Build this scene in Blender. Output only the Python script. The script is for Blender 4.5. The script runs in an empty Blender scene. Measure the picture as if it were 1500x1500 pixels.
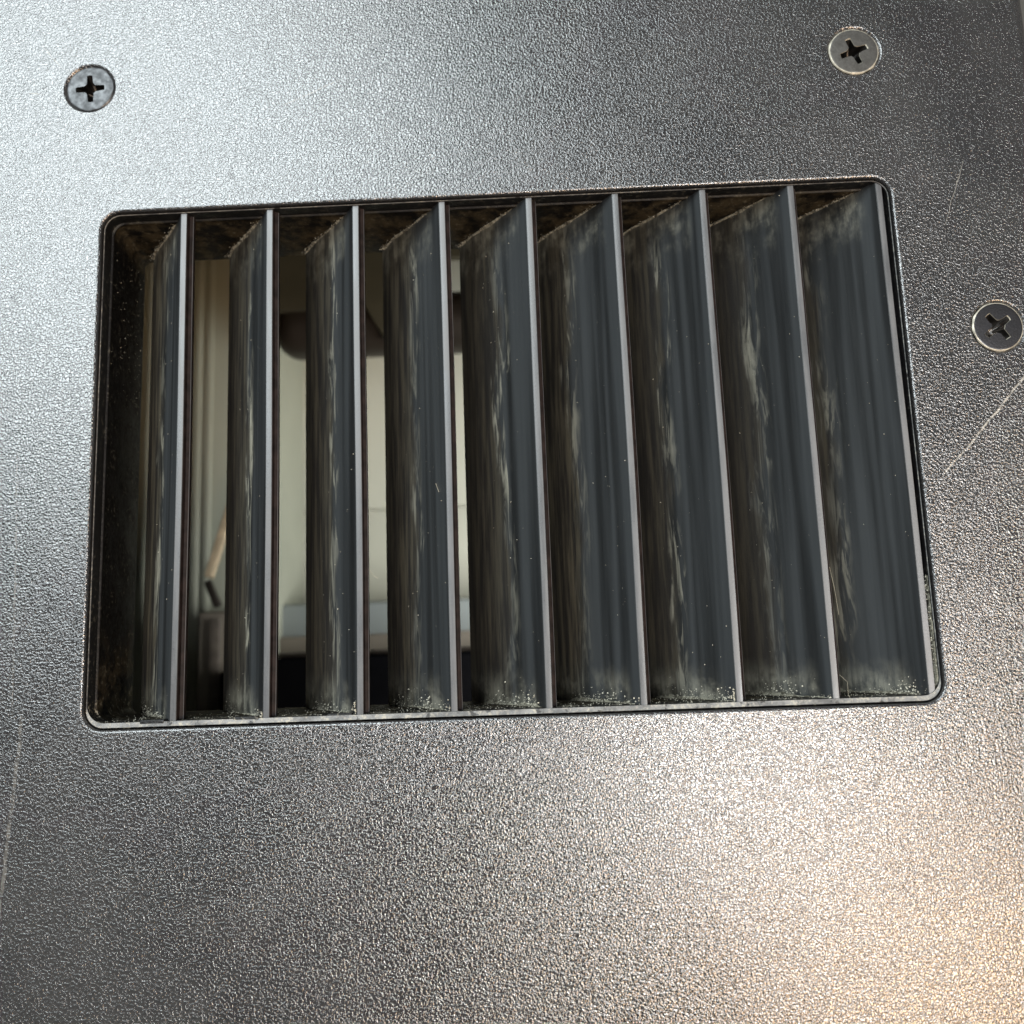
import bpy, bmesh, math, random
from mathutils import Vector, Matrix
from mathutils.geometry import tessellate_polygon

random.seed(7)
S = 0.001                      # everything below is laid out in millimetres
scene = bpy.context.scene
C = scene.collection

# ------------------------------------------------------------------ camera
cam_d = bpy.data.cameras.new('camera')
cam = bpy.data.objects.new('camera', cam_d)
C.objects.link(cam)
cam.location = (-0.7198 * S, -25.5985 * S, 92.5408 * S)
cam.rotation_euler = (0.1409, 0.0246, -0.0354)
cam_d.sensor_width = 36
cam_d.lens = 1183.1 / 1500 * 36
cam_d.clip_start = 0.005
cam_d.clip_end = 20
cam_d.dof.use_dof = True
cam_d.dof.focus_distance = 0.094
cam_d.dof.aperture_fstop = 24
scene.camera = cam

# ------------------------------------------------------------------ world (dim even room) and lamps
w = bpy.data.worlds.new('World')
scene.world = w
w.use_nodes = True
w.node_tree.nodes['Background'].inputs[0].default_value = (0.94, 0.96, 1.0, 1)
w.node_tree.nodes['Background'].inputs[1].default_value = 0.125

def area(name, direction, dist, size, power, col, at=(0, 0, 0), size_y=None, spread=None):
    l = bpy.data.lights.new(name, 'AREA')
    l.energy = power
    l.color = col
    l.shape = 'RECTANGLE'
    l.size = size
    l.size_y = size_y or size
    if spread:
        l.spread = math.radians(spread)
    o = bpy.data.objects.new(name, l)
    C.objects.link(o)
    d = Vector(direction).normalized()
    o.location = Vector(at) * S + d * dist
    o.rotation_euler = d.to_track_quat('Z', 'Y').to_euler()
    return o

area('window_light', (-0.44, 0.50, 0.75), 1.25, 0.90, 17.0, (0.88, 0.97, 1.0), size_y=0.75)
area('ceiling_light', (0.26, -0.17, 0.95), 1.5, 0.40, 12.5, (0.99, 0.99, 0.98), size_y=0.46)
area('warm_lamp', (0.46, -0.47, 0.86), 1.3, 0.40, 7.2, (1.0, 0.66, 0.38))

scene.view_settings.view_transform = 'Standard'
scene.view_settings.look = 'None'
scene.view_settings.exposure = 0
scene.view_settings.gamma = 1
scene.cycles.use_denoising = True
scene.cycles.denoising_prefilter = 'ACCURATE'
scene.cycles.use_adaptive_sampling = False
w.cycles.sampling_method = 'NONE'
scene.cycles.sample_clamp_indirect = 4

# ------------------------------------------------------------------ node helpers
class N:
    def __init__(self, name):
        self.m = bpy.data.materials.new(name)
        self.m.use_nodes = True
        self.t = self.m.node_tree
        self.bsdf = self.t.nodes['Principled BSDF']
    def n(self, typ, **kw):
        nd = self.t.nodes.new(typ)
        for k, v in kw.items():
            setattr(nd, k, v)
        return nd
    def l(self, a, b):
        self.t.links.new(a, b)
    def put(self, sock, v):
        if hasattr(v, 'is_linked') or hasattr(v, 'links'):
            self.l(v, sock)
        else:
            sock.default_value = v
    def math(self, op, a, b=0.0, c=0.0, clamp=False):
        nd = self.n('ShaderNodeMath', operation=op, use_clamp=clamp)
        self.put(nd.inputs[0], a)
        self.put(nd.inputs[1], b)
        self.put(nd.inputs[2], c)
        return nd.outputs[0]
    def coords(self, kind='Object', scale=(1000, 1000, 1000), rot=(0, 0, 0)):
        tc = self.n('ShaderNodeTexCoord')
        if kind == 'World':
            src = self.n('ShaderNodeNewGeometry').outputs['Position']
        else:
            src = tc.outputs[kind]
        mp = self.n('ShaderNodeMapping')
        self.l(src, mp.inputs['Vector'])
        mp.inputs['Scale'].default_value = scale
        mp.inputs['Rotation'].default_value = rot
        return mp.outputs[0]
    def noise(self, vec, scale=1.0, detail=3.0, rough=0.5, dist=0.0):
        nd = self.n('ShaderNodeTexNoise')
        self.l(vec, nd.inputs['Vector'])
        nd.inputs['Scale'].default_value = scale
        nd.inputs['Detail'].default_value = detail
        nd.inputs['Roughness'].default_value = rough
        nd.inputs['Distortion'].default_value = dist
        return nd.outputs[0]
    def ramp(self, fac, a, b, lo=0.0, hi=1.0, smooth=True):
        nd = self.n('ShaderNodeMapRange')
        nd.interpolation_type = 'SMOOTHSTEP' if smooth else 'LINEAR'
        nd.clamp = True
        self.put(nd.inputs['Value'], fac)
        nd.inputs['From Min'].default_value = a
        nd.inputs['From Max'].default_value = b
        nd.inputs['To Min'].default_value = lo
        nd.inputs['To Max'].default_value = hi
        return nd.outputs[0]
    def mix(self, fac, a, b):
        nd = self.n('ShaderNodeMix', data_type='RGBA')
        self.put(nd.inputs[0], fac)
        self.put(nd.inputs[6], a if not isinstance(a, tuple) else (*a, 1))
        self.put(nd.inputs[7], b if not isinstance(b, tuple) else (*b, 1))
        return nd.outputs[2]
    def sep(self, vec):
        nd = self.n('ShaderNodeSeparateXYZ')
        self.l(vec, nd.inputs[0])
        return nd.outputs
    def bump(self, h, dist, strength=1.0, normal=None):
        nd = self.n('ShaderNodeBump')
        self.l(h, nd.inputs['Height'])
        nd.inputs['Distance'].default_value = dist
        nd.inputs['Strength'].default_value = strength
        if normal is not None:
            self.l(normal, nd.inputs['Normal'])
        return nd.outputs[0]
    def set(self, **kw):
        for k, v in kw.items():
            s = self.bsdf.inputs[k.replace('_', ' ')]
            if isinstance(v, tuple) and len(v) == 3:
                v = (*v, 1)
            self.put(s, v)
        return self

def simple(name, col, rough=0.6, metal=0.0, var=0.25, scale=0.3, bump=0.0):
    a = N(name)
    v = a.coords('World')
    n1 = a.noise(v, scale, 4)
    f = a.ramp(n1, 0.3, 0.7)
    dark = tuple(c * (1 - var) for c in col)
    lite = tuple(min(1, c * (1 + var)) for c in col)
    a.set(Base_Color=a.mix(f, dark, lite), Roughness=rough, Metallic=metal)
    if bump:
        a.set(Normal=a.bump(a.noise(v, scale * 8, 3), bump))
    return a.m

# ------------------------------------------------------------------ materials
def mat_plate():
    a = N('pebbled_black_paint')
    v = a.coords('Object')
    x, y, z = a.sep(v)
    # leathery powder-coat grain: ~0.3 mm pebbles
    g1 = a.noise(v, 3.5, 2.0, 0.55, 0.3)
    g2 = a.noise(v, 6.0, 1.0, 0.5)
    h = a.math('ADD', a.ramp(g1, 0.33, 0.66), a.math('MULTIPLY', g2, 0.35))
    nrm = a.bump(h, 0.000031)
    # scratches and scuffs
    wob = a.math('MULTIPLY', a.math('SUBTRACT', a.noise(v, 0.25, 2), 0.5), 0.8)
    brk = a.ramp(a.noise(v, 0.9, 3), 0.36, 0.56, 0.35, 1.0)
    def scratch(x0, y0, x1, y1, wd, fade):
        L = math.hypot(x1 - x0, y1 - y0)
        dx, dy = (x1 - x0) / L, (y1 - y0) / L
        px = a.math('SUBTRACT', x, x0)
        py = a.math('SUBTRACT', y, y0)
        d = a.math('ABSOLUTE', a.math('ADD', a.math('SUBTRACT', a.math('MULTIPLY', px, dy), a.math('MULTIPLY', py, dx)), wob))
        t = a.math('ADD', a.math('MULTIPLY', px, dx), a.math('MULTIPLY', py, dy))
        m = a.ramp(d, wd * 0.4, wd, 1, 0)
        m = a.math('MULTIPLY', m, a.ramp(t, 0, 1.5))
        m = a.math('MULTIPLY', m, a.ramp(t, L - 1.5, L, 1, 0))
        m = a.math('MULTIPLY', m, brk)
        return a.math('MULTIPLY', m, fade)
    sc = scratch(59.6, 3.1, 46.8, -10.6, 0.15, 0.6)
    sc = a.math('MAXIMUM', sc, scratch(-58.8, -33, -61.2, -66, 0.28, 0.14))
    sc = a.math('MAXIMUM', sc, scratch(-61.0, -2, -60.0, -34, 0.15, 0.08))
    sc = a.math('MAXIMUM', sc, scratch(60.6, 4.6, 58.6, 1.4, 0.14, 0.8))
    for q in ((-60.5, 50.2, -57.6, 46.8, 0.10, 0.3), (-62.5, 43.8, -59.6, 43.4, 0.12, 0.3), (20, -52, 31, -49.5, 0.07, 0.25),
              (-30, 40, -22, 43.5, 0.06, 0.25), (50.5, 20, 54, 29, 0.06, 0.3), (52, -24, 58, -34, 0.06, 0.3)):
        sc = a.math('MAXIMUM', sc, scratch(*q))
    big = a.noise(v, 0.05, 4, 0.6)
    base = a.mix(a.ramp(big, 0.35, 0.65), (0.017, 0.017, 0.018), (0.027, 0.026, 0.026))
    dust = a.math('MULTIPLY', a.ramp(h, 0.95, 0.35), a.ramp(a.noise(v, 0.12, 5, 0.7), 0.4, 0.8, 0.25, 0.75))
    base = a.mix(dust, base, (0.075, 0.071, 0.065))
    base = a.mix(sc, base, (0.62, 0.58, 0.50))
    rough = a.math('ADD', a.ramp(big, 0.3, 0.7, 0.15, 0.22), a.math('MULTIPLY', sc, 0.3))
    a.set(Base_Color=base, Roughness=rough, Normal=nrm)
    a.bsdf.inputs['Specular IOR Level'].default_value = 1.0
    a.bsdf.inputs['IOR'].default_value = 1.75
    return a.m

def mat_slat():
    a = N('dusty_black_plastic')
    v = a.coords('Object')
    wv = a.coords('World')
    x, y, z = a.sep(v)
    st = a.coords('World', (1000, 45, 1000))        # long streaks down the slat
    st2 = a.coords('World', (1000, 120, 1000), (0.0, 0.0, 0.05))
    ox = a.sep(a.n('ShaderNodeObjectInfo').outputs['Location'])[0]
    lefty = a.ramp(ox, -0.045, 0.04, 1.0, 0.45, smooth=False)
    s1 = a.noise(st, 1.6, 5, 0.65)
    s2 = a.noise(st2, 0.95, 5, 0.62, 0.9)
    s4 = a.noise(a.coords('World', (1000, 60, 1000)), 1.3, 4, 0.6)
    s3 = a.noise(a.coords('World', (1000, 420, 1000)), 0.8, 6, 0.68)
    wn = a.n('ShaderNodeTexWhiteNoise', noise_dimensions='1D')
    a.l(a.math('MULTIPLY', ox, 733.0), wn.inputs['W'])
    rnd1 = wn.outputs['Value']
    patch = a.noise(a.coords('World', (1000, 500, 1000)), 0.11, 2, 0.5)
    big = a.noise(wv, 0.09, 3, 0.5)
    # depth of the dirt line wanders along the slat
    zz = a.math('ADD', z, a.math('MULTIPLY', a.math('SUBTRACT', big, 0.5), 4.5))
    zz = a.math('ADD', zz, a.math('MULTIPLY', a.math('SUBTRACT', s2, 0.5), 2.6))
    zz = a.math('ADD', zz, a.math('ADD', a.math('MULTIPLY', a.math('SUBTRACT', rnd1, 0.5), 2.6), a.ramp(ox, -0.045, 0.04, 0.0, 0.8, smooth=False)))
    deep = a.ramp(zz, -6.0, -7.4)                     # brown grime, back part
    band = a.math('MULTIPLY', a.ramp(zz, -4.9, -5.9), a.ramp(zz, -7.4, -6.2))
    ends = a.math('MAXIMUM', a.ramp(a.math('ADD', y, a.math('MULTIPLY', s3, 6.0)), -27.0, -32.0),
                  a.math('MULTIPLY', a.ramp(a.math('ADD', y, a.math('MULTIPLY', s3, 6.0)), 22.5, 29.0), 0.5))
    front = a.ramp(z, -1.6, -3.2)
    ends = a.math('MULTIPLY', a.math('MULTIPLY', ends, front), a.ramp(a.noise(wv, 0.28, 4, 0.6), 0.36, 0.60, 0.1, 1.0))
    streak = a.ramp(s2, 0.47, 0.60)
    pale = a.math('MULTIPLY', a.math('MULTIPLY', band, streak), a.math('MULTIPLY', lefty, a.ramp(patch, 0.38, 0.58, 0.35, 1.0)))
    pale = a.math('MAXIMUM', pale, a.math('MULTIPLY', ends, a.ramp(s3, 0.34, 0.66, 0.15, 1.0)))
    pale = a.math('MULTIPLY', pale, a.ramp(s1, 0.25, 0.6, 0.45, 1.0))
    soft = a.noise(a.coords('World', (1000, 25, 1000)), 0.5, 2, 0.5)
    base = a.mix(a.math('ADD', a.math('MULTIPLY', a.ramp(soft, 0.35, 0.65), 0.75), a.math('MULTIPLY', s1, 0.25)), (0.012, 0.013, 0.0135), (0.054, 0.059, 0.062))
    grime = a.mix(a.math('MULTIPLY', a.math('MULTIPLY', a.ramp(s4, 0.36, 0.68), a.ramp(rnd1, 0.0, 1.0, 0.45, 1.1, smooth=False)), a.ramp(ox, -0.045, 0.04, 1.0, 0.35, smooth=False)), (0.010, 0.008, 0.006), (0.135, 0.118, 0.078))
    base = a.mix(a.math('MULTIPLY', deep, 0.9), base, grime)
    base = a.mix(a.math('MULTIPLY', pale, 0.95), base, (0.38, 0.365, 0.29))
    dirt = a.math('MAXIMUM', deep, pale)
    a.set(Base_Color=base, Roughness=a.math('ADD', a.ramp(s1, 0.3, 0.7, 0.36, 0.46), a.math('MULTIPLY', dirt, 0.35)))
    hh = a.math('ADD', a.math('MULTIPLY', s1, 0.35), a.math('MULTIPLY', a.math('MULTIPLY', dirt, s3), 1.2))
    a.set(Normal=a.bump(hh, 0.00006))
    a.bsdf.inputs['IOR'].default_value = 1.5
    return a.m

def mat_lip():
    a = N('worn_slat_edge')
    v = a.coords('World')
    st = a.coords('World', (1000, 120, 1000))
    s = a.noise(st, 0.9, 4, 0.6)
    f = a.noise(v, 5.0, 3, 0.6)
    a.set(Base_Color=a.mix(a.ramp(s, 0.3, 0.7), a.mix(a.ramp(f, 0.60, 0.72), (0.075, 0.078, 0.083), (0.02, 0.02, 0.02)), (0.125, 0.125, 0.127)),
          Roughness=a.ramp(s, 0.3, 0.7, 0.36, 0.5), Normal=a.bump(f, 0.000012))
    a.bsdf.inputs['IOR'].default_value = 1.85
    return a.m

def mat_frame():
    a = N('grimy_frame_plastic')
    v = a.coords('World')
    x, y, z = a.sep(v)
    n1 = a.noise(v, 0.35, 6, 0.7)
    n2 = a.noise(v, 1.6, 5, 0.7)
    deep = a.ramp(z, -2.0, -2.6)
    ends = a.math('MAXIMUM', a.ramp(y, 24.0, 26.5), a.ramp(y, -22.0, -33.0, 0.0, 0.8))
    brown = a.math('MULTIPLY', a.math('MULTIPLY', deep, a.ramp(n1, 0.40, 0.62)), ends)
    base = a.mix(a.ramp(n2, 0.3, 0.7), (0.005, 0.005, 0.0055), (0.011, 0.0105, 0.0105))
    base = a.mix(brown, base, (0.075, 0.062, 0.040))
    crumbs = a.math('MULTIPLY', a.ramp(n2, 0.54, 0.66), a.ramp(n1, 0.42, 0.60))
    low = a.ramp(y, -30.0, -34.0, 0.20, 0.95)
    base = a.mix(a.math('MULTIPLY', crumbs, low), base, (0.44, 0.41, 0.32))
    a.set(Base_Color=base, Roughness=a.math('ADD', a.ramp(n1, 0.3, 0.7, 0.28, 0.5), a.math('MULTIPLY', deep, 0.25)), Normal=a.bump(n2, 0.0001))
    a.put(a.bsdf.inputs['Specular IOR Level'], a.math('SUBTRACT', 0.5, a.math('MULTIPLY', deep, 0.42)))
    a.bsdf.inputs['IOR'].default_value = 1.45
    return a.m

def mat_screw(name, col, rough, metal=1.0):
    a = N(name)
    v = a.coords('Object')
    n1 = a.noise(v, 0.9, 4, 0.6)
    n2 = a.noise(v, 5.0, 3, 0.6)
    dark = tuple(c * 0.55 for c in col)
    a.set(Base_Color=a.mix(a.ramp(n1, 0.35, 0.65), dark, col), Metallic=metal,
          Roughness=a.ramp(n1, 0.3, 0.7, rough + 0.12, rough), Normal=a.bump(n2, 0.00002))
    return a.m

def mat_ledge():
    a = N('dusty_sheen_ledge')
    v = a.coords('World')
    n1 = a.noise(v, 0.45, 6, 0.7)
    n2 = a.noise(v, 2.4, 5, 0.7)
    x, y, z = a.sep(v)
    base = a.mix(a.ramp(n1, 0.35, 0.65), (0.10, 0.10, 0.10), (0.27, 0.27, 0.26))  # pale grey paints the window sheen on the ledge; the mottling is dust
    base = a.mix(a.math('MULTIPLY', a.ramp(n2, 0.50, 0.64), a.ramp(n1, 0.36, 0.58)), base, (0.46, 0.44, 0.37))
    base = a.mix(a.ramp(a.noise(v, 0.8, 3), 0.62, 0.68), base, (0.02, 0.018, 0.016))
    a.set(Base_Color=base, Roughness=a.ramp(n2, 0.3, 0.7, 0.3, 0.6), Normal=a.bump(n2, 0.00008))
    a.bsdf.inputs['IOR'].default_value = 1.7
    return a.m

M_plate = mat_plate()
M_ledge = mat_ledge()
M_slat = mat_slat()
M_lip = mat_lip()
M_frame = mat_frame()
M_s1 = mat_screw('blue_zinc', (0.115, 0.117, 0.12), 0.38)
M_s2 = mat_screw('dull_nickel', (0.27, 0.26, 0.24), 0.42)
M_s3 = mat_screw('black_zinc', (0.16, 0.16, 0.17), 0.28)
M_rim = mat_screw('worn_bright_metal', (0.70, 0.66, 0.55), 0.5, 0.5)
M_recess = mat_screw('dark_recess_metal', (0.10, 0.095, 0.09), 0.35)  # darker metal tone for the other recesses
M_recess_bright = mat_screw('glint_recess_metal', (0.24, 0.23, 0.22), 0.28)  # lighter metal colour that paints the bright glint in the recess
M_side = simple('dark_slat_side', (0.018, 0.012, 0.011), 0.6, var=0.5, scale=0.8)  # darker brown tone on the slat's right-hand strips
M_side.node_tree.nodes['Principled BSDF'].inputs['IOR'].default_value = 1.3
M_gap = simple('grime_gap', (0.02, 0.018, 0.018), 0.7)
M_dust = simple('dry_dust', (0.66, 0.63, 0.52), 0.9, var=0.2, scale=2)
def mat_cake():
    a = N('caked_dust')
    v = a.coords('World')
    n1 = a.noise(v, 1.1, 6, 0.75)
    n2 = a.noise(v, 4.0, 4, 0.7)
    base = a.mix(a.ramp(n1, 0.38, 0.60), (0.05, 0.043, 0.03), (0.38, 0.36, 0.28))
    base = a.mix(a.ramp(n2, 0.56, 0.68), base, (0.62, 0.59, 0.48))
    a.set(Base_Color=base, Roughness=0.95, Normal=a.bump(n2, 0.00025))
    return a.m
M_cake = mat_cake()
M_lint = simple('pale_lint', (0.62, 0.57, 0.44), 0.7)
M_cream = simple('cream_wall_paint', (0.50, 0.50, 0.425), 0.6, var=0.04, scale=0.02)
M_olive = simple('olive_cabinet_paint', (0.36, 0.375, 0.31), 0.55, var=0.06, scale=0.03)
M_blue = simple('blue_grey_metal', (0.27, 0.30, 0.30), 0.5, var=0.05, scale=0.05)
M_black = simple('matt_black_case', (0.004, 0.004, 0.005), 0.5, var=0.1)
M_black.node_tree.nodes['Principled BSDF'].inputs['IOR'].default_value = 1.15
M_dark = simple('dark_brown_rubber', (0.022, 0.017, 0.013), 0.45, var=0.2, scale=0.1)
M_wood = simple('tan_wood', (0.58, 0.47, 0.32), 0.6, var=0.15, scale=0.4)
M_post = simple('grey_brown_post', (0.26, 0.23, 0.19), 0.6, var=0.12, scale=0.1)
M_table = simple('grey_laminate', (0.08, 0.08, 0.075), 0.6, var=0.06, scale=0.02)

# ------------------------------------------------------------------ mesh helpers
def link(name, bm, mats, parent=None, smooth=False, loc=None):
    me = bpy.data.meshes.new(name)
    bmesh.ops.recalc_face_normals(bm, faces=bm.faces)
    bm.to_mesh(me)
    bm.free()
    for m in (mats if isinstance(mats, (list, tuple)) else [mats]):
        me.materials.append(m)
    if smooth:
        for p in me.polygons:
            p.use_smooth = True
        try:
            me.set_sharp_from_angle(angle=math.radians(38))
        except Exception:
            pass
    o = bpy.data.objects.new(name, me)
    C.objects.link(o)
    if parent:
        o.parent = parent
    if loc:
        o.location = Vector(loc) * S
    return o

def tag(o, label=None, cat=None, group=None, kind=None):
    if label: o['label'] = label
    if cat: o['category'] = cat
    if group: o['group'] = group
    if kind: o['kind'] = kind
    return o

def empty(name, loc=(0, 0, 0)):
    o = bpy.data.objects.new(name, None)
    o.empty_display_size = 0.01
    C.objects.link(o)
    o.location = Vector(loc) * S
    return o

def V(bm, p):
    return bm.verts.new((p[0] * S, p[1] * S, p[2] * S))

def ring_rect(xl, xr, yb, yt, r, seg=8):
    """counter-clockwise rounded rectangle, always 4*(seg+1) points"""
    pts = []
    for cx, cy, a0 in ((xr - r, yt - r, 0), (xl + r, yt - r, 90), (xl + r, yb + r, 180), (xr - r, yb + r, 270)):
        for k in range(seg + 1):
            t = math.radians(a0 + 90 * k / seg)
            pts.append((cx + r * math.cos(t), cy + r * math.sin(t)))
    return pts

def circle(cx, cy, r, n=40):
    return [(cx + r * math.cos(2 * math.pi * k / n), cy + r * math.sin(2 * math.pi * k / n)) for k in range(n)]

def bridge(bm, rings, mat=0, close=False):
    n = len(rings[0])
    for a, b in zip(rings, rings[1:]):
        for i in range(n):
            f = bm.faces.new((a[i], a[(i + 1) % n], b[(i + 1) % n], b[i]))
            f.material_index = mat

def mkring(bm, pts, z):
    return [V(bm, (p[0], p[1], z)) for p in pts]

def fill(bm, loops, mat=0):
    """fill between an outer loop and hole loops (lists of BMVerts)"""
    polys = [[v.co.copy() for v in lp] for lp in loops]
    flat = [v for lp in loops for v in lp]
    for t in tessellate_polygon(polys):
        try:
            f = bm.faces.new([flat[i] for i in t])
            f.material_index = mat
        except ValueError:
            pass

def box(bm, x0, x1, y0, y1, z0, z1, bev=0.0, mat=0):
    vs = [V(bm, (x, y, z)) for x in (x0, x1) for y in (y0, y1) for z in (z0, z1)]
    idx = ((0, 1, 3, 2), (4, 6, 7, 5), (0, 4, 5, 1), (2, 3, 7, 6), (0, 2, 6, 4), (1, 5, 7, 3))
    fs = [bm.faces.new([vs[i] for i in q]) for q in idx]
    for f in fs:
        f.material_index = mat
    if bev:
        es = list({e for f in fs for e in f.edges})
        bmesh.ops.bevel(bm, geom=es, offset=bev * S, segments=3, profile=0.5, affect='EDGES')

def obox(bm, a, b, wx, wy, bev=0.0):
    """a bar from a to b (mm) with section wx by wy"""
    a, b = Vector(a), Vector(b)
    d = (b - a)
    q = d.to_track_quat('Z', 'Y')
    L = d.length
    sub = bmesh.new()
    box(sub, -wx / 2, wx / 2, -wy / 2, wy / 2, 0, L, bev)
    M = Matrix.Translation(a * S) @ q.to_matrix().to_4x4()
    sub.transform(M)
    me = bpy.data.meshes.new('tmp')
    sub.to_mesh(me)
    sub.free()
    bm.from_mesh(me)
    bpy.data.meshes.remove(me)

# ------------------------------------------------------------------ measured layout (mm)
XL, XR, YT, YB = -52.01, 44.78, 26.99, -35.51
SCREWS = [(-54.15, 43.95, 3, 3.05), (42.1, 43.9, 20, 3.1), (55.55, 7.45, 37, 3.0)]
PX0, PX1, PY0, PY1 = -112.0, 64.0, -112.0, 92.0

# ------------------------------------------------------------------ the cover panel
panel = empty('cover_panel')
tag(panel, 'dark pebbled metal panel with a rectangular cutout and three screws', 'panel')
bm = bmesh.new()
R_ = 1.6
rings = []
for k in range(6):
    t = math.radians(90 * k / 5)
    off = R_ * (1 - math.sin(t))
    z = -R_ * (1 - math.cos(t))
    rings.append(mkring(bm, ring_rect(PX0 + off, PX1 - off, PY0 + off, PY1 - off, 4.0, 6), z))
rings.append(mkring(bm, ring_rect(PX0, PX1, PY0, PY1, 4.0, 6), -14.0))
rings.append(mkring(bm, ring_rect(PX0 + 1.4, PX1 - 1.4, PY0 + 1.4, PY1 - 1.4, 3.0, 6), -14.0))
rings.append(mkring(bm, ring_rect(PX0 + 1.4, PX1 - 1.4, PY0 + 1.4, PY1 - 1.4, 3.0, 6), -1.5))
bridge(bm, rings)
holes_top, holes_bot = [], []
# cutout with a rolled edge
cr = []
rb = 0.30
for k in range(5):
    t = math.radians(90 * k / 4)
    e = rb * (1 - math.sin(t))
    z = -rb * (1 - math.cos(t))
    cr.append(mkring(bm, ring_rect(XL - e, XR + e, YB - e, YT + e, 2.3 + e, 10), z))
cr.append(mkring(bm, ring_rect(XL, XR, YB, YT, 2.3, 10), -1.5))
bridge(bm, cr)
holes_top.append(cr[0]); holes_bot.append(cr[-1])
for sx, sy, rot, rad in SCREWS:
    hr = []
    for e, z in ((0.34, 0.0), (0.22, -0.03), (0.14, -0.13), (-0.9, -1.2), (-0.9, -1.5)):
        hr.append(mkring(bm, circle(sx, sy, rad + e, 48), z))
    bridge(bm, hr)
    holes_top.append(hr[0]); holes_bot.append(hr[-1])
fill(bm, [rings[0]] + holes_top)
fill(bm, [rings[-1]] + holes_bot)
pl = link('plate', bm, M_plate, panel, smooth=True)
for pg in pl.data.polygons:
    if abs(pg.normal.z) > 0.9999:
        pg.use_smooth = False

# ------------------------------------------------------------------ screws
def cross_outline(arm, half, fil, n=5):
    """phillips cross, counter-clockwise, waists rounded like a driver recess"""
    pts = []
    for q in range(4):
        a = math.radians(90 * q)
        ca, sa = math.cos(a), math.sin(a)
        loc = [(arm, -half * 0.86), (arm + 0.07, 0), (arm, half * 0.86)]
        # concave fillet to the next arm
        c = half + fil
        for k in range(n + 1):
            t = math.radians(270 - 90 * k / n)
            loc.append((c + fil * math.cos(t), c + fil * math.sin(t)))
        for px, py in loc:
            pts.append((px * ca - py * sa, px * sa + py * ca))
    return pts

def screw(i, sx, sy, rot, rad, mat, rim_mat, label, tilt=(0, 0), z=-0.12):
    root = empty('countersunk_screw', (sx, sy, z))
    tag(root, label, 'screw', 'countersunk screws holding the panel')
    bm = bmesh.new()
    n = 56
    prof = [(rad - 0.36, 0.004 * 0, 0), (rad - 0.16, -0.012, 0), (rad - 0.08, -0.04, 1), (rad - 0.0, -0.17, 1), (rad - 1.15, -1.35, 0), (1.2, -1.7, 0), (1.2, -6.0, 0), (0.4, -6.6, 0)]
    rn = random.Random(50 + i)
    def worn(r, amt):
        ph = [rn.uniform(0, 6.28) for _ in range(6)]
        return [(x * (1 + amt * sum(math.sin((3 + 2 * q) * math.atan2(y, x) + ph[q]) for q in range(6)) / r), y * (1 + amt * sum(math.sin((3 + 2 * q) * math.atan2(y, x) + ph[q]) for q in range(6)) / r)) for x, y in circle(0, 0, r, n)]
    rg = [mkring(bm, worn(r, 0.012 if m_ else 0.0), zz) for r, zz, m_ in prof]
    for k in range(len(rg) - 1):
        bridge(bm, rg[k:k + 2], mat=1 if k in (1, 2) and rim_mat else 0)
    bm.faces.new(rg[-1])
    chew = (0.02, 0.035, 0.075)[i]
    c0_ = [(x + rn.uniform(-chew, chew), y + rn.uniform(-chew, chew)) for x, y in cross_outline(1.80, 0.40, 0.48)]
    cr0 = mkring(bm, c0_, 0.0)
    c1_ = [(x * 0.955, y * 0.955) for x, y in c0_]
    cr1 = mkring(bm, c1_, -0.10)
    fill(bm, [rg[0], cr0])
    bridge(bm, [cr0, cr1], mat=1 if rim_mat else 0)
    o = link('head', bm, [mat, rim_mat or mat], root, smooth=True)
    bm = bmesh.new()
    c1 = mkring(bm, c1_, -0.10)
    c2 = mkring(bm, cross_outline(1.1, 0.26, 0.32), -1.1)
    c3 = mkring(bm, cross_outline(0.34, 0.12, 0.12), -1.7)
    bridge(bm, [c1, c2, c3])
    ctr = V(bm, (0, 0, -1.85))
    for k in range(len(c3)):
        bm.faces.new((c3[k], c3[(k + 1) % len(c3)], ctr))
    link('drive_recess', bm, M_recess_bright if i == 2 else M_recess, root)
    root.rotation_euler = (math.radians(tilt[0]), math.radians(tilt[1]), math.radians(rot))
    return root

screw(0, *SCREWS[0], M_s1, None, 'silvery cross head screw at the far left of the panel, ringed by a dark gap', tilt=(1.0, -0.5), z=-0.10)
screw(1, *SCREWS[1], M_s2, M_rim, 'dull beige cross head screw with a pale rim, above the end of the grille', tilt=(-0.6, 0.8), z=-0.04)
screw(2, *SCREWS[2], M_s3, M_rim, 'dark chipped cross head screw with bright rim, beside the scratch', tilt=(0.8, 1.0), z=-0.04)

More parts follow.
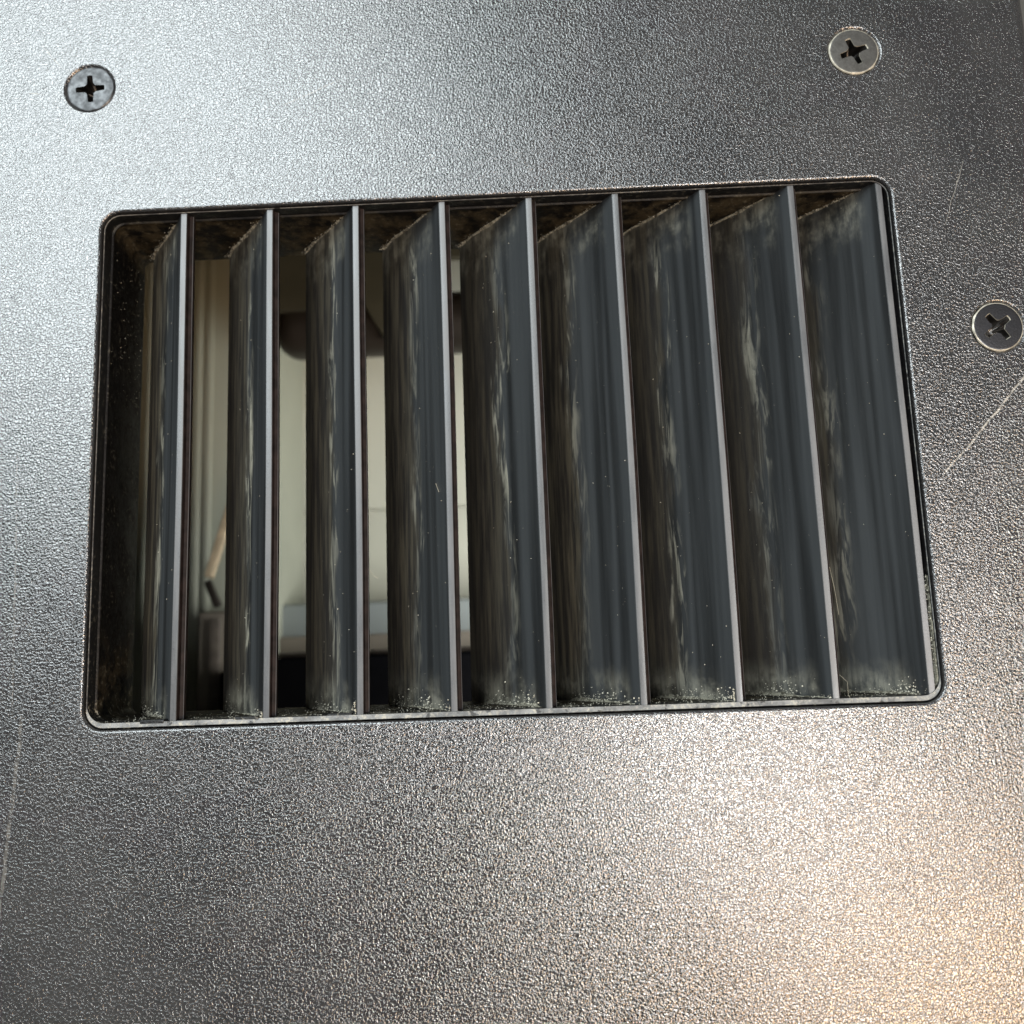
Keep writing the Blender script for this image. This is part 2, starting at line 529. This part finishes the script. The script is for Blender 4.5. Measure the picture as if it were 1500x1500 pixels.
# ------------------------------------------------------------------ vent grille: frame and nine slats
grille = empty('vent_grille', (0, 0, 0))
tag(grille, 'dusty black vent grille with nine slanted slats set in the panel cutout', 'vent grille')
bm = bmesh.new()
def fr(z, s, b, t=None, r=2.0, lf=None):
    t = s if t is None else t
    return mkring(bm, ring_rect(XL + (s if lf is None else lf), XR - s, YB + b, YT - t, max(0.5, r), 10), z)
fr_rings = [
    fr(-14.0, -2.6, -2.6, r=3.0),
    fr(-1.75, -2.6, -2.6, r=3.0),
    fr(-1.75, -0.4, -0.4, r=2.4),
    fr(-1.62, 0.10, 0.10, r=2.1),
    fr(-0.62, 0.10, 0.12, r=2.1),
    fr(-0.50, 0.16, 0.22, r=2.05),
    fr(-0.60, 0.22, 0.74, r=2.0),
    fr(-0.90, 0.24, 0.80, r=1.9),
    fr(-2.20, 0.24, 0.80, r=1.7),
    fr(-2.32, 0.42, 0.84, r=1.6),
    fr(-2.55, 0.42, 0.84, r=1.5),
    fr(-2.65, 0.22, 0.80, r=1.4),
    fr(-13.6, 0.12, 0.66, r=1.0, lf=-1.0),
    fr(-14.0, -0.1, 0.50, r=0.8, lf=-1.2),
]
bridge(bm, fr_rings[:6])
bridge(bm, fr_rings[5:7], mat=1)
bridge(bm, fr_rings[6:] + [fr_rings[0]])
link('frame', bm, [M_frame, M_ledge], grille, smooth=True)

PITCH, X0, ZF, YTOP, YBOT = 10.7, -42.36, -0.70, 26.86, -34.92
prof = [  # x, z, material of the strip that follows
    (0.10, ZF, 1), (0.74, ZF, 1), (0.80, ZF - 0.08, 2), (0.86, ZF - 0.75, 2), (1.22, ZF - 0.86, 1), (1.27, ZF - 0.92, 2),
    (1.22, ZF - 1.6, 0), (-6.1, -9.6, 0), (-8.25, -13.1, 0), (-9.25, -13.1, 0),
    (-8.25, -11.4, 0), (-7.15, -9.75, 0), (-6.85, -9.45, 0), (-4.4, -6.6, 0), (-2.0, -3.55, 0), (-0.03, ZF - 0.14, 0), (0.0, ZF - 0.08, 0), (0.02, ZF - 0.03, 0)]
def slat_mesh(seed):
    rnd = random.Random(seed)
    bm = bmesh.new()
    ys = [YBOT + (YTOP - YBOT) * k / 24 for k in range(25)]
    ph, ph2 = rnd.uniform(0, 6), rnd.uniform(0, 6)
    rg = []
    for y in ys:
        u = (y - YBOT) / (YTOP - YBOT)
        bow = 0.06 * math.sin(math.pi * u + ph * 0.1) + 0.03 * math.sin(7 * u + ph2)
        rg.append([V(bm, (x + bow * (1 if z > -3 else 0.4), y, z)) for x, z, _ in prof])
    n = len(prof)
    for a, b in zip(rg, rg[1:]):
        for i in range(n):
            f = bm.faces.new((a[i], a[(i + 1) % n], b[(i + 1) % n], b[i]))
            f.material_index = prof[i][2]
    bm.faces.new(rg[0]); bm.faces.new(rg[-1])
    return bm
for k in range(9):
    o = link('slat', slat_mesh(k), [M_slat, M_lip, M_side], grille, smooth=True, loc=(X0 + PITCH * k, 0, 0))

# small moulded clips on the bottom ledge, at the foot of each slat
for k in range(9):
    bm = bmesh.new()
    x = X0 + PITCH * k
    box(bm, x - 3.3, x - 0.5, YB + 0.30, YB + 0.95, -1.6, -0.56 - 0.02 * (k % 3), 0.06)
    if k < 3:
        link('clip', bm, M_frame, grille, smooth=True)
    else:
        bm.free()

# ------------------------------------------------------------------ dust, crumbs and lint
def crumb(bm, p, r, rnd):
    vs = []
    for d in ((1, 0, 0), (-1, 0, 0), (0, 1, 0), (0, -1, 0), (0, 0, 1), (0, 0, -1)):
        k = r * rnd.uniform(0.5, 1.3)
        vs.append(V(bm, (p[0] + d[0] * k, p[1] + d[1] * k, p[2] + d[2] * k)))
    for i in (0, 1):
        for j in (2, 3):
            for m in (4, 5):
                bm.faces.new((vs[i], vs[j], vs[m]))

def slat_x(z):
    """x of the visible face at depth z, relative to the slat's own x"""
    pts = [(0.0, ZF - 0.08), (-2.0, -3.55), (-4.4, -6.6), (-6.85, -9.45), (-7.15, -9.75), (-8.25, -11.4), (-9.25, -13.1)]
    for (xa, za), (xb, zb) in zip(pts, pts[1:]):
        if zb <= z <= za:
            return xa + (xb - xa) * (z - za) / (zb - za)
    return 0

rnd = random.Random(11)
bm = bmesh.new()
for k in range(9):
    sx = X0 + PITCH * k
    for _ in range(34):                       # bright specks on the slat faces
        z = -0.9 - 7.5 * rnd.random()
        y = rnd.uniform(YBOT, YTOP)
        crumb(bm, (sx + slat_x(z) - 0.01, y, z), rnd.choice([0.024, 0.03, 0.035, 0.05, 0.065]), rnd)
    clus = [(-1 - 9 * rnd.random(), rnd.uniform(0.15, 1.0), rnd.uniform(0.3, 1.4)) for _ in range(5)]
    for _ in range(230):                      # crumbs gathered at the slat's foot
        cz, cy, cs = clus[int(len(clus) * rnd.random())]
        z = min(-0.9, max(-11.5, rnd.gauss(cz, cs)))
        y = YBOT + 0.03 + abs(rnd.gauss(0, cy))
        lo = sx + slat_x(z) - 0.03
        crumb(bm, (lo - abs(rnd.gauss(0, 0.08)), y, z), rnd.choice([0.02, 0.03, 0.04, 0.05, 0.07, 0.11]), rnd)
    for _ in range(90):                       # crumbs on the sill between slats
        z = -1.0 - 7.0 * rnd.random() ** 1.5
        crumb(bm, (sx + slat_x(z) - rnd.uniform(0.1, 8.5), YB + 0.80 + abs(rnd.gauss(0, 0.06)), z), rnd.uniform(0.03, 0.08), rnd)
    for _ in range(120):                       # top corner
        z = -12.5 + 9.5 * rnd.random() ** 1.6
        crumb(bm, (sx + slat_x(z) - abs(rnd.gauss(0, 0.35)), YTOP - 0.05 - abs(rnd.gauss(0, 0.15)), z), rnd.uniform(0.02, 0.06), rnd)
for _ in range(160):                          # packed dust by the last slat at the right edge
    crumb(bm, (XR - 0.30 - abs(rnd.gauss(0, 0.12)), YB + 1.2 + 13 * rnd.random() ** 1.8, rnd.uniform(-1.6, -0.9)), rnd.uniform(0.05, 0.12), rnd)
for _ in range(80):                           # on the left wall
    crumb(bm, (XL + 0.26, rnd.uniform(5, 24), rnd.uniform(-12, -3)), rnd.uniform(0.02, 0.06), rnd)
# caked dust filling the corners: an uneven fillet along the foot (and thinner at the head) of every slat
def cake(bm, sx, y0, sgn, z0, z1, hmax, rnd):
    n = 46
    prev = None
    amp = [rnd.uniform(0.2, 1.0) for _ in range(7)]
    for i in range(n + 1):
        u = i / n
        z = z0 + (z1 - z0) * u
        k = u * 6
        a_ = amp[int(min(k, 5.999))] * (1 - k % 1) + amp[min(int(min(k, 5.999)) + 1, 6)] * (k % 1)
        h = hmax * a_ * rnd.uniform(0.55, 1.0) * min(1, 8 * u, 8 * (1 - u)) + 0.01
        wd = h * rnd.uniform(0.8, 1.5)
        fx = sx + slat_x(z)
        row = [V(bm, (fx + 0.05, y0 + sgn * h, z)), V(bm, (fx - 0.03, y0 + sgn * h * 0.85, z)),
               V(bm, (fx - wd * 0.35, y0 + sgn * h * rnd.uniform(0.3, 0.5), z)), V(bm, (fx - wd, y0 + sgn * 0.03, z)), V(bm, (fx - wd, y0 - sgn * 0.10, z))]
        if prev:
            for q in range(4):
                f = bm.faces.new((prev[q], prev[q + 1], row[q + 1], row[q]))
                f.material_index = 1
        prev = row
for k in range(9):
    cake(bm, X0 + PITCH * k, YBOT + 0.08, 1, -1.0, -10.5, 0.75 if k > 3 else 0.5, rnd)
    cake(bm, X0 + PITCH * k, YTOP - 0.12, -1, -3.0, -12.5, 0.35, rnd)
prev = None
for i in range(60):                           # grey-yellow dust packed beside the last slat
    u = i / 59
    y = YB + 1.1 + 13 * u
    wd = 0.34 * (1 - u) * rnd.uniform(0.6, 1.1) + 0.03
    row = [V(bm, (XR - 0.2, y, -0.75)), V(bm, (XR - 0.24 - wd * 0.5, y, -0.80 - rnd.uniform(0, 0.12))), V(bm, (XR - 0.26 - wd, y, -1.3))]
    if prev:
        for q in range(2):
            f = bm.faces.new((prev[q], prev[q + 1], row[q + 1], row[q])); f.material_index = 1
    prev = row
d = link('dust', bm, [M_dust, M_cake])
tag(d, 'pale dust crumbs and specks gathered on the slats and sill', 'dust', kind='stuff')

def fibre(pts, r):
    bm = bmesh.new()
    prev = None
    P = [Vector(p) for p in pts]
    fine = []
    for a, b in zip(P, P[1:]):
        for k in range(4):
            fine.append(a.lerp(b, k / 4))
    fine.append(P[-1])
    for i, p in enumerate(fine):
        t = (fine[min(i + 1, len(fine) - 1)] - fine[max(i - 1, 0)]).normalized()
        u = t.orthogonal().normalized(); v = t.cross(u)
        ring = [V(bm, p + u * r * math.cos(q * 2.094) + v * r * math.sin(q * 2.094)) for q in range(3)]
        if prev:
            for q in range(3):
                bm.faces.new((prev[q], prev[(q + 1) % 3], ring[(q + 1) % 3], ring[q]))
        prev = ring
    return bm
def lint(label, pts, r=0.03):
    o = link('lint_fibre', fibre(pts, r), M_lint)
    tag(o, label, 'lint', 'stray lint fibres on the grille')
sx = lambda k: X0 + PITCH * k
lint('short pale hooked fibre sticking out beside the third slat', [(sx(2) + 1.3, -18.2, -2.0), (sx(2) + 1.9, -19.0, -1.7), (sx(2) + 2.5, -19.4, -1.5)], 0.025)
lint('pale kinked fibre on the face of the fourth slat', [(sx(3) - 1.35, -8.2, -2.6), (sx(3) - 1.1, -8.9, -2.2), (sx(3) - 0.9, -9.4, -1.9)], 0.04)
lint('long thin fibre lying down the face of the last slat', [(sx(8) - 2.9, 17.0, -4.8), (sx(8) - 2.3, 11.0, -4.1), (sx(8) - 2.0, 4.0, -3.7)], 0.022)
lint('brown looped fibre hanging beside the eighth slat near its foot', [(sx(7) + 1.3, -20.0, -1.5), (sx(7) + 1.6, -22.5, -1.4), (sx(7) + 1.9, -25.5, -1.6)], 0.022)
lint('curled pale fibre over the bottom sill right of the eighth slat', [(sx(7) + 1.2, -32.2, -1.2), (sx(7) + 1.9, -33.0, -0.9), (sx(7) + 1.8, -34.4, -0.7), (sx(7) + 2.1, -35.2, -0.4)], 0.025)

# ------------------------------------------------------------------ what shows behind the grille
CAM = Vector((-0.7198, -25.5985, 92.5408))
from mathutils import Euler
RM = Euler((0.1409, 0.0246, -0.0354)).to_matrix()
def at(u, v, z):
    """real place (mm) of the thing seen at (u, v) of the photograph when it stands at height z"""
    d = RM @ Vector(((u - 750) / 1183.1, -(v - 750) / 1183.1, -1))
    t = (z - CAM.z) / d.z
    return CAM + d * t

def slab(name, x0, x1, y0, y1, z0, z1, m, bev=0.0, parent=None):
    bm = bmesh.new()
    box(bm, x0, x1, y0, y1, z0, z1, bev)
    return link(name, bm, m, parent, smooth=bev > 0)

ZB = -118.0
o = slab('back_wall', -160, 160, -170, 130, ZB - 4, ZB, M_cream); tag(o, kind='structure')
p = at(450, 752, ZB)
o2 = slab('lower_wall_sheet', -155, 155, -168, p.y, ZB + 0.01, ZB + 1.2, M_cream, 0.3, parent=o)
for nm, a_ in (('side_light_block', (-160, -156, -170, 130)), ('side_light_block', (156, 160, -170, 130)),
               ('end_light_block', (-156, 156, -170, -166)), ('end_light_block', (-156, 156, 126, 130))):
    o = slab(nm, *a_, ZB, -15.0, M_dark); tag(o, kind='structure')  # unseen walls added to keep the room light out of the inside
# deck around the panel so the inside is closed off from the room
bm = bmesh.new()
o1 = mkring(bm, ring_rect(-400, 400, -400, 400, 2, 6), -14.6)
i1 = mkring(bm, ring_rect(PX0 + 2, PX1 - 2, PY0 + 2, PY1 - 2, 3.0, 6), -14.6)
o2r = mkring(bm, ring_rect(-400, 400, -400, 400, 2, 6), -14.2)
i2r = mkring(bm, ring_rect(PX0 + 2, PX1 - 2, PY0 + 2, PY1 - 2, 3.0, 6), -14.2)
fill(bm, [o1, i1]); fill(bm, [o2r, i2r]); bridge(bm, [o1, o2r]); bridge(bm, [i1, i2r])
o = link('counter', bm, M_table); tag(o, kind='structure')

# olive cabinet side with folded vertical ribs, behind the first two gaps
a0 = at(120, 300, -88); a1 = at(392, 1120, -88)
cab = empty('cabinet', ((a0.x + a1.x) / 2, (a0.y + a1.y) / 2, ZB))
tag(cab, 'olive painted cabinet side with vertical folds behind the first gaps', 'cabinet')
def child(name, bm, m, par, smooth=False):
    o = link(name, bm, m, None, smooth)
    o.parent = par
    o.matrix_parent_inverse = Matrix.Translation(par.location).inverted()
    return o
bm = bmesh.new()
box(bm, a0.x, a1.x, a1.y, a0.y, ZB + 1.4, -88, 1.5)
child('body', bm, M_olive, cab, True)
for u in (214, 287, 303):
    q = at(u, 700, -87)
    bm = bmesh.new()
    box(bm, q.x - 0.8, q.x + 0.8, a1.y + 2, a0.y - 2, -87.9, -87.0, 0.35)
    child('fold', bm, M_olive, cab, True)

# dark rounded housing across gaps three to five
hs = empty('motor_housing', at(560, 480, -80))
tag(hs, 'dark rounded housing crossing behind the third to fifth slats', 'housing')
c0 = at(425, 484, -80); c1 = at(900, 478, -80)
rad = (at(500, 440, -80) - at(500, 525, -80)).length / 2
bm = bmesh.new()
rg = []
L = c1.x - c0.x
for k in range(0, 9):
    t = math.radians(90 * k / 8)
    rg.append((c0.x + rad * 0.4 - rad * 0.9 * math.cos(t), rad * math.sin(t) + 0.01))
rg.append((c1.x, rad))
rr = []
for x, r in rg:
    rr.append([V(bm, (x, c0.y + r * math.cos(2 * math.pi * j / 28), -80 + r * math.sin(2 * math.pi * j / 28))) for j in range(28)])
bridge(bm, rr); bm.faces.new(rr[-1])
child('body', bm, M_dark, hs, True)
bm = bmesh.new()
t0 = at(470, 452, -74); t1 = at(520, 452, -74)
pts = [at(385, 455, -72), at(400, 300, -72), at(760, 300, -72), at(760, 376, -72), at(640, 376, -72), at(640, 462, -72), at(566, 500, -72), at(535, 448, -72)]
lo = [V(bm, (q.x, q.y, -74)) for q in pts]; hi = [V(bm, (q.x, q.y, -72)) for q in pts]
fill(bm, [lo]); fill(bm, [hi]); bridge(bm, [lo, hi])
child('bracket', bm, simple('dull_olive_bracket', (0.055, 0.05, 0.032), 0.55, var=0.15, scale=0.1), hs)

# blue-grey stepped shelf and the black case along the bottom
b0 = at(396, 886, -98); b1 = at(1100, 932, -98)
sh = slab('shelf', b0.x, b1.x, b1.y, b0.y, ZB + 1.4, -98, M_blue, 1.2)
tag(sh, 'blurred blue grey shelf edge low behind the slats', 'shelf')
b2 = at(396, 932, -96); b3 = at(1100, 958, -96)
dk = slab('lower_step', b2.x, b3.x, b3.y, b2.y - 0.3, ZB + 1.4, -96, M_post, 0.8, parent=sh)
k0 = at(398, 964, -84); k1 = at(1100, 1200, -84)
kb = empty('black_case', ((k0.x + k1.x) / 2, (k0.y + k1.y) / 2, ZB))
tag(kb, 'black case with a thin edge lip at the bottom behind the grille', 'case')
bm = bmesh.new(); box(bm, k0.x, k1.x, k1.y, k0.y, ZB + 1.4, -84, 1.0); child('body', bm, M_black, kb, True)
bm = bmesh.new(); box(bm, k0.x, k1.x, k0.y + 0.15, k0.y + 0.9, -90, -83.6, 0.2); child('lip', bm, M_dark, kb, True)

# wooden stick, its dark foot, and the post below it
st = empty('wooden_stick', at(312, 840, -76))
tag(st, 'tan wooden stick leaning behind the second slat, with a dark foot', 'stick')
bm = bmesh.new(); obox(bm, at(348, 712, -80), at(306, 846, -76), 1.9, 1.4, 0.3); child('shaft', bm, M_wood, st, True)
bm = bmesh.new(); obox(bm, at(304, 851, -76), at(320, 889, -76), 1.5, 1.4, 0.25); child('foot', bm, M_dark, st, True)
q0 = at(289, 897, -78); q1 = at(352, 1120, -78)
ps = empty('square_post', ((q0.x + q1.x) / 2, q1.y, ZB))
tag(ps, 'grey brown square post under the wooden stick', 'post')
bm = bmesh.new(); box(bm, q0.x, q1.x, q1.y, q0.y, -86, -78, 0.8); child('body', bm, M_post, ps, True)
q2 = at(306, 905, -77); bm = bmesh.new(); box(bm, q2.x, q2.x + 2.2, q1.y, q0.y - 1.5, -77.9, -77.2, 0.2); child('groove_strip', bm, simple('dark_strip', (0.14, 0.12, 0.10), 0.6), ps, True)
q3 = at(318, 982, -74); q4 = at(380, 1120, -74)
bb = slab('black_block', q3.x, q4.x, q4.y, q3.y, -77, -74, M_black, 1.6)
tag(bb, 'small rounded black block in front of the grey brown post', 'block')

# added fill light to brighten the inside; no lamp is seen there
area('inside_fill_light', (0, 0, 1), 0.0, 0.07, 0.39, (1.0, 1.0, 0.95), at=(74, -36, -26))
